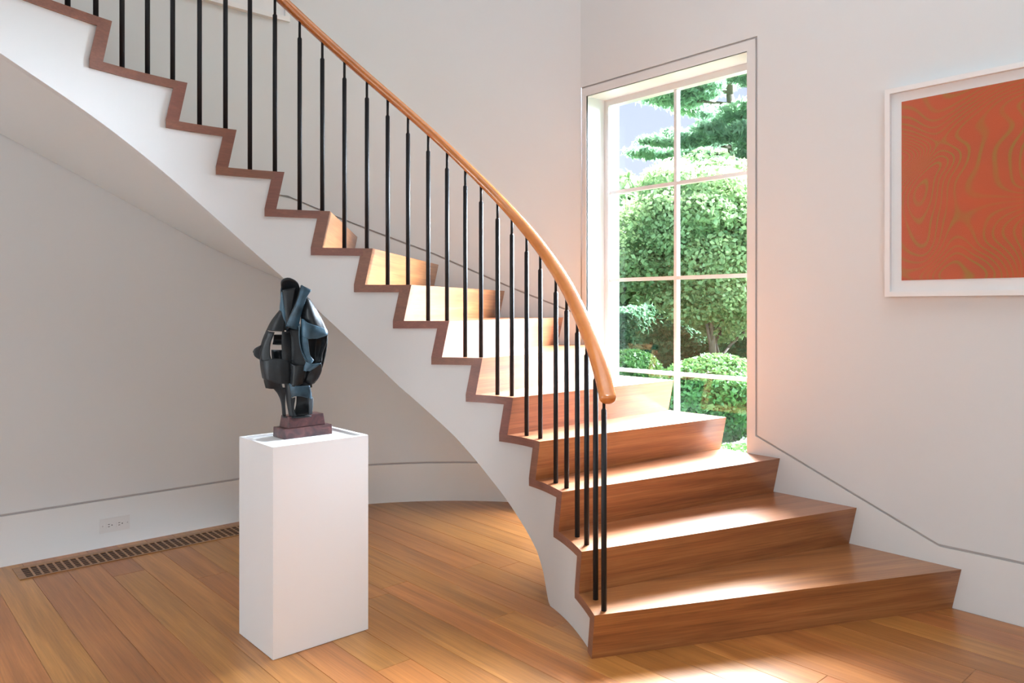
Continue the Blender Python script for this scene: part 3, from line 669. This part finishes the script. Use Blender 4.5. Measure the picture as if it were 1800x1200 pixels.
# dark hollow back pieces seen through the openings
sheet([[(540, 570, -1), (555, 572, -2), (574, 580, -1)], [(538, 600, -2), (556, 602, -4), (574, 604, -1)], [(540, 640, -1), (554, 644, -3), (567, 640, -1)], [(538, 668, 0), (548, 672, -1), (556, 668, 0)]])
sheet([[(536, 540, 0), (552, 545, -1), (566, 562, 0)], [(536, 560, 0), (552, 566, -1), (574, 580, 0)]], n=8)
sheet([[(500, 668, 1), (522, 670, 1), (548, 662, 1)], [(503, 682, 1), (525, 684, 1), (550, 680, 1)]], n=8)
# neck and foot
sheet([[(480, 681, 0), (492, 680, 2), (506, 680, 2)], [(489, 692, 0), (496, 693, 1.6), (504, 694, 1.6)], [(495, 708, 0), (498, 709, 1.2), (503, 710, 1.2)], [(497, 730, 0), (500, 730.5, 1), (504, 731, 1)]])
sheet([[(505, 672, 2), (510, 672, 3.4), (516, 672, 4)], [(506, 700, 1.6), (511, 700, 3), (517, 700, 3.6)], [(511, 731, 1.6), (514, 731.6, 2.6), (520, 731.6, 3)]])
sheet([[(514, 672, 4), (528, 676, 5), (548, 676, 3)], [(516, 686, 3.8), (530, 688, 5), (550, 688, 2.4)], [(517, 697, 3.6), (524, 694, 4.6), (535, 694, 4.6), (550, 700, 2)]], 'blue_sheen')
sheet([[(516, 698, 3.4), (520, 697, 3.6), (524, 696, 3.6)], [(516, 715, 3), (518, 716, 3.2), (521, 716, 3.2)], [(514, 731.4, 2.6), (520, 731.4, 2.8), (526, 731, 2.8)]])
sheet([[(520, 696, -1), (535, 694, -2), (549, 698, -1)], [(519, 712, -1), (535, 712, -2), (550, 712, 0)], [(516, 731.5, 1), (534, 729, 1), (549, 726, 1)]])
sheet([[(545, 694, 3), (550, 697, 1.6)], [(546, 710, 3), (550.5, 712, 1.6)], [(546, 727, 2.6), (550, 726, 1.4)]])
sheet([[(497, 731.6, -1), (500, 731.8, 2), (520, 732, 3.4)], [(510, 731, -1.6), (525, 731, 2), (535, 731, 3.4)], [(540, 730, -1), (546, 730, 1), (550, 730, 2)]], n=6)

# ------------------------------------------------------------------ garden
GZ = -.42
o = box('ground', 3.9, 70, -30, 75, GZ-.2, GZ, M['grass']); o['kind'] = 'structure'
def gp(x, D):     # ground position seen in column x at depth D
    la = (x-900)/1327*D; return la*ST+D*CT, -la*CT+D*ST
def leaves(name, P, size, m, parent=None, loc=(0, 0, 0), aspect=1.6, up=.3, tone=None, kind='stuff'):
    n = len(P); nrm = rng.normal(size=(n, 3)); nrm[:, 2] += up*2; nrm /= np.linalg.norm(nrm, axis=1)[:, None]
    a = np.cross(nrm, rng.normal(size=(n, 3))); a /= np.linalg.norm(a, axis=1)[:, None]; b = np.cross(nrm, a)
    s = size*(.6+.8*rng.random(n))[:, None]
    A = a*s*aspect*.5; B = b*s*.5
    V = np.stack([P-A, P-B+A*.1+nrm*s*.12, P+A, P+B+A*.1+nrm*s*.12], 1).reshape(-1, 3)
    me = bpy.data.meshes.new(name); me.vertices.add(4*n); me.vertices.foreach_set('co', V.astype(np.float32).ravel())
    me.loops.add(4*n); me.loops.foreach_set('vertex_index', np.arange(4*n, dtype=np.int32)); me.polygons.add(n); me.polygons.foreach_set('loop_start', np.arange(0, 4*n, 4, dtype=np.int32))
    me.update(calc_edges=True)
    at = me.attributes.new('tone', 'FLOAT', 'POINT'); t = rng.random(n) if tone is None else np.clip(tone+.25*(rng.random(n)-.5), 0, 1)
    at.data.foreach_set('value', np.repeat(t, 4).astype(np.float32)); me.materials.append(m); me.validate()
    o = bpy.data.objects.new(name, me); COL.objects.link(o); o.location = loc
    if parent: o.parent = parent
    if kind: o['kind'] = kind
    return o
def ball(n, c, r, fill=.25):
    d = rng.normal(size=(n, 3)); d /= np.linalg.norm(d, axis=1)[:, None]
    rad = (1-fill*rng.random(n)**1.5)[:, None]
    return np.array(c)+d*rad*np.array(r)
def limb(bm, p, q, r0, r1, segs=5, wob=.05, n=7):
    p, q = Vector(p), Vector(q); L_ = (q-p).length; last = p; 
    for i in range(1, segs+1):
        t = i/segs; c = p.lerp(q, t)+Vector((random.uniform(-1, 1), random.uniform(-1, 1), random.uniform(-.4, .4)))*wob*L_*(0 if i == segs else 1)
        cyl(bm, last, c, r0+(r1-r0)*(i-1)/segs, r0+(r1-r0)*t, n); last = c
def shrub(x, D, rx, rz, zc, label, m='box', nl=9000, ls=.035, name='boxwood_shrub'):
    X, Y = gp(x, D); t = empty(name, (X, Y, GZ)); tag(t, label, 'shrub')
    # lumpy rounded shell of small leaves
    P = ball(nl, (0, 0, 0), (rx, rx, rz), .16); lump = np.array([1+.07*noise.noise(Vector(p)*3.2) for p in P[:, :]])
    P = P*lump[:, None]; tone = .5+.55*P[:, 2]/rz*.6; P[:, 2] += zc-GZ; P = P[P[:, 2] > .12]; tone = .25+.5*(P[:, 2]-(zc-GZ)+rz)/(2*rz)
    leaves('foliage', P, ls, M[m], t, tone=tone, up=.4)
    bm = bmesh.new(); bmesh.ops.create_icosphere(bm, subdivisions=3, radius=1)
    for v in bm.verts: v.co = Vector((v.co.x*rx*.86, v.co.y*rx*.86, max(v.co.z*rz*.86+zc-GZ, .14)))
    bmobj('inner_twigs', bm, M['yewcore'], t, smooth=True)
    bm = bmesh.new()
    for i in range(5): limb(bm, (random.uniform(-.06, .06), random.uniform(-.06, .06), 0), (random.uniform(-.3, .3)*rx, random.uniform(-.3, .3)*rx, .3), .02, .012, 3)
    bmobj('stem', bm, M['bark'], t)
    return t
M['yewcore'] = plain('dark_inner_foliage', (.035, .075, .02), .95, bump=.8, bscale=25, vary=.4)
shrub(1256, 8.6, .66, .48, .27, 'large clipped round boxwood seen through the right panes', nl=13000, ls=.042)
shrub(1108, 10.4, .50, .42, .28, 'clipped round boxwood seen through the left panes', nl=9000, ls=.042)
shrub(1040, 9.6, .45, .40, .1, 'partly hidden boxwood behind the left window jamb', nl=4000)
# low ground cover in front of the shrubs
P = []
for i in range(16000):
    x = random.uniform(1040, 1420); D = random.uniform(6.2, 7.9); a = gp(x, D); h = .29+.05*noise.noise(Vector((a[0]*2, a[1]*2, 0)))
    P.append((a[0], a[1], GZ+h*random.random()**.4))
o = leaves('ground_cover', np.array(P), .055, M['cover'], up=.6); tag(o, 'bright green ground cover at the foot of the window', 'ground cover')
o = box('planting_bed', 0, 3.2, -5, 6, GZ, GZ+.012, M['soil'], loc=(0, 0, 0)); 
a = gp(1200, 10.2); o.location = (a[0]-1.6, a[1], 0); tag(o, 'brown mulch bed beneath the clipped boxwoods', 'planting bed', kind='structure')
# low hedge strip behind the left boxwood
P = []
for i in range(9000):
    t_ = random.random(); x = 1030+160*t_; D = 11.9+.5*random.random(); a = gp(x, D); P.append((a[0], a[1], GZ+.08+(.62)*random.random()**.5))
o = leaves('low_hedge', np.array(P), .05, M['box'], up=.5); tag(o, 'low clipped hedge behind the left boxwood', 'hedge')
# yew hedge
def hedge(x0, x1, D0, D1, h, label, n=16000, name='yew_hedge', m='yew', ls=.10):
    a = Vector(gp(x0, D0)); b = Vector(gp(x1, D1)); L_ = (b-a).length; t = empty(name, (a.x, a.y, GZ), math.atan2(b.y-a.y, b.x-a.x)); tag(t, label, 'hedge')
    u = rng.random(n)*L_; v = rng.random(n); hh = h*(1+.16*np.sin(u*1.7)+.08*np.sin(u*4.1+1)); z = hh*rng.random(n)**.6
    P = np.stack([u, -.5+1.0*v*(v > .5)-.1*rng.random(n)*(v <= .5), z], 1)
    P[:, 1] += .12*np.sin(u*5)+.1*np.sin(z*6+u*2)
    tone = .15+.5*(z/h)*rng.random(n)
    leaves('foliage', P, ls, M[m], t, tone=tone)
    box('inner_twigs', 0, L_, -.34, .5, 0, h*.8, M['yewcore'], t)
    return t
hedge(1000, 1250, 14.6, 15.4, 1.5, 'dark evergreen hedge behind the boxwoods, left stretch')
hedge(760, 985, 16.0, 14.9, 1.5, 'dark evergreen hedge continuing out of view to the left', n=9000, ls=.13)
hedge(1262, 1480, 14.4, 13.6, 1.25, 'dark evergreen hedge behind the boxwoods, right stretch')
# broadleaf trees
def broad(x, D, zc, rx, rz, label, ncl=70, per=1000, ls=.17, m='leaf', tr=.16, clr=.85, name='maple_tree', bias=.0, flat=.7):
    X, Y = gp(x, D); t = empty(name, (X, Y, GZ)); tag(t, label, 'tree')
    cl = ball(ncl, (0, 0, zc-GZ), (rx, rx, rz), .75); cl = cl[cl[:, 2] > 1.2]
    PP = []; TT_ = []
    sun = np.array([-.5, -.5, .7])  # leaves coloured lighter towards this direction, sunlight painted into their tone
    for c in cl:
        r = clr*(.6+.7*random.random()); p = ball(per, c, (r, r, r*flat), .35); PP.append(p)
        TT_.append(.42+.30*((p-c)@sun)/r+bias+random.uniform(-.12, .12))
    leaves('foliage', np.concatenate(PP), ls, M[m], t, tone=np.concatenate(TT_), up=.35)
    bm = bmesh.new(); top = Vector((random.uniform(-.3, .3), random.uniform(-.3, .3), zc-GZ+rz*.5)); limb(bm, (0, 0, 0), top, tr, tr*.3, 7, .02)
    for c in cl[:22]:
        h = random.uniform(.2, .8); s_ = Vector((0, 0, 0)).lerp(top, h); limb(bm, s_, c, tr*.35, .02, 4, .06, 5)
    bmobj('trunk', bm, M['bark'], t, smooth=True)
    return t
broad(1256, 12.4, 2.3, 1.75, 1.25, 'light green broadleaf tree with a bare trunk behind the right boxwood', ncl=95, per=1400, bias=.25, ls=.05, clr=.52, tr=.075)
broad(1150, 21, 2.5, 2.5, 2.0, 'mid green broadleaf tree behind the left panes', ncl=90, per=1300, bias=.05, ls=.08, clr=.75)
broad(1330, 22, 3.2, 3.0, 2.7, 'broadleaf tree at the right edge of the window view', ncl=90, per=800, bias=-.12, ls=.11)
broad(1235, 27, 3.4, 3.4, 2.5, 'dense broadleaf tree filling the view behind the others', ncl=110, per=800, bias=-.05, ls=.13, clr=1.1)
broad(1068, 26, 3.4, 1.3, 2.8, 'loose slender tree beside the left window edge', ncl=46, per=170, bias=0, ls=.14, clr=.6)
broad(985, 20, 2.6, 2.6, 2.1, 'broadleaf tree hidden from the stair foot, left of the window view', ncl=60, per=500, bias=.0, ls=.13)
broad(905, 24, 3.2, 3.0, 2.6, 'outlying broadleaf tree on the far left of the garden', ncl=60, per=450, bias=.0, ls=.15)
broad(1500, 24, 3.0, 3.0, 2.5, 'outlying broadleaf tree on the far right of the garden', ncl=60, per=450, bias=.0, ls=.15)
# pines with level boughs
def pine(x, D, h, label, z0, nb=26, reach=4.0, tr=.3, seed=1):
    random.seed(seed); X, Y = gp(x, D); t = empty('pine_tree', (X, Y, GZ)); tag(t, label, 'tree')
    bm = bmesh.new(); top = Vector((.4, .2, h)); limb(bm, (0, 0, 0), top, tr, .05, 9, .008, 8); PP = []; TT_ = []
    for i in range(nb):
        z = z0+(h-z0)*((i+random.random())/nb); a = random.random()*2*PI; r = reach*(1-.75*(z-z0)/(h-z0))*(.65+.5*random.random())
        s_ = Vector((0, 0, 0)).lerp(top, z/h); e_ = s_+Vector((math.cos(a)*r, math.sin(a)*r, r*random.uniform(-.05, .22))); limb(bm, s_, e_, tr*.25, .015, 5, .04, 5)
        for k in range(22):
            u = .3+.75*random.random(); c = s_.lerp(e_, min(u, 1.03))+Vector((random.gauss(0, .28), random.gauss(0, .28), .08+random.gauss(0, .10)))
            if k % 4 == 0: limb(bm, s_.lerp(e_, min(u, 1)*.9), c, .02, .008, 2, .05, 4)
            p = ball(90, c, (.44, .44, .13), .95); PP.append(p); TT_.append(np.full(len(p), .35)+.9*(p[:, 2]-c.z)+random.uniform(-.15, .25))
    bmobj('trunk', bm, M['bark'], t, smooth=True)
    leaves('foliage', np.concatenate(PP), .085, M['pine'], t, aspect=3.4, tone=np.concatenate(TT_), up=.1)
    return t
pine(1285, 27, 14, 'tall pine with level boughs behind the right panes', 4.8, 25, 4.4, .28, 3)
pine(1250, 33, 13, 'pine further back whose boughs reach over the left panes', 5.6, 17, 4.2, .24, 5)
pine(1370, 24, 13, 'pine just outside the right edge of the window view', 4.4, 22, 3.4, .28, 8)
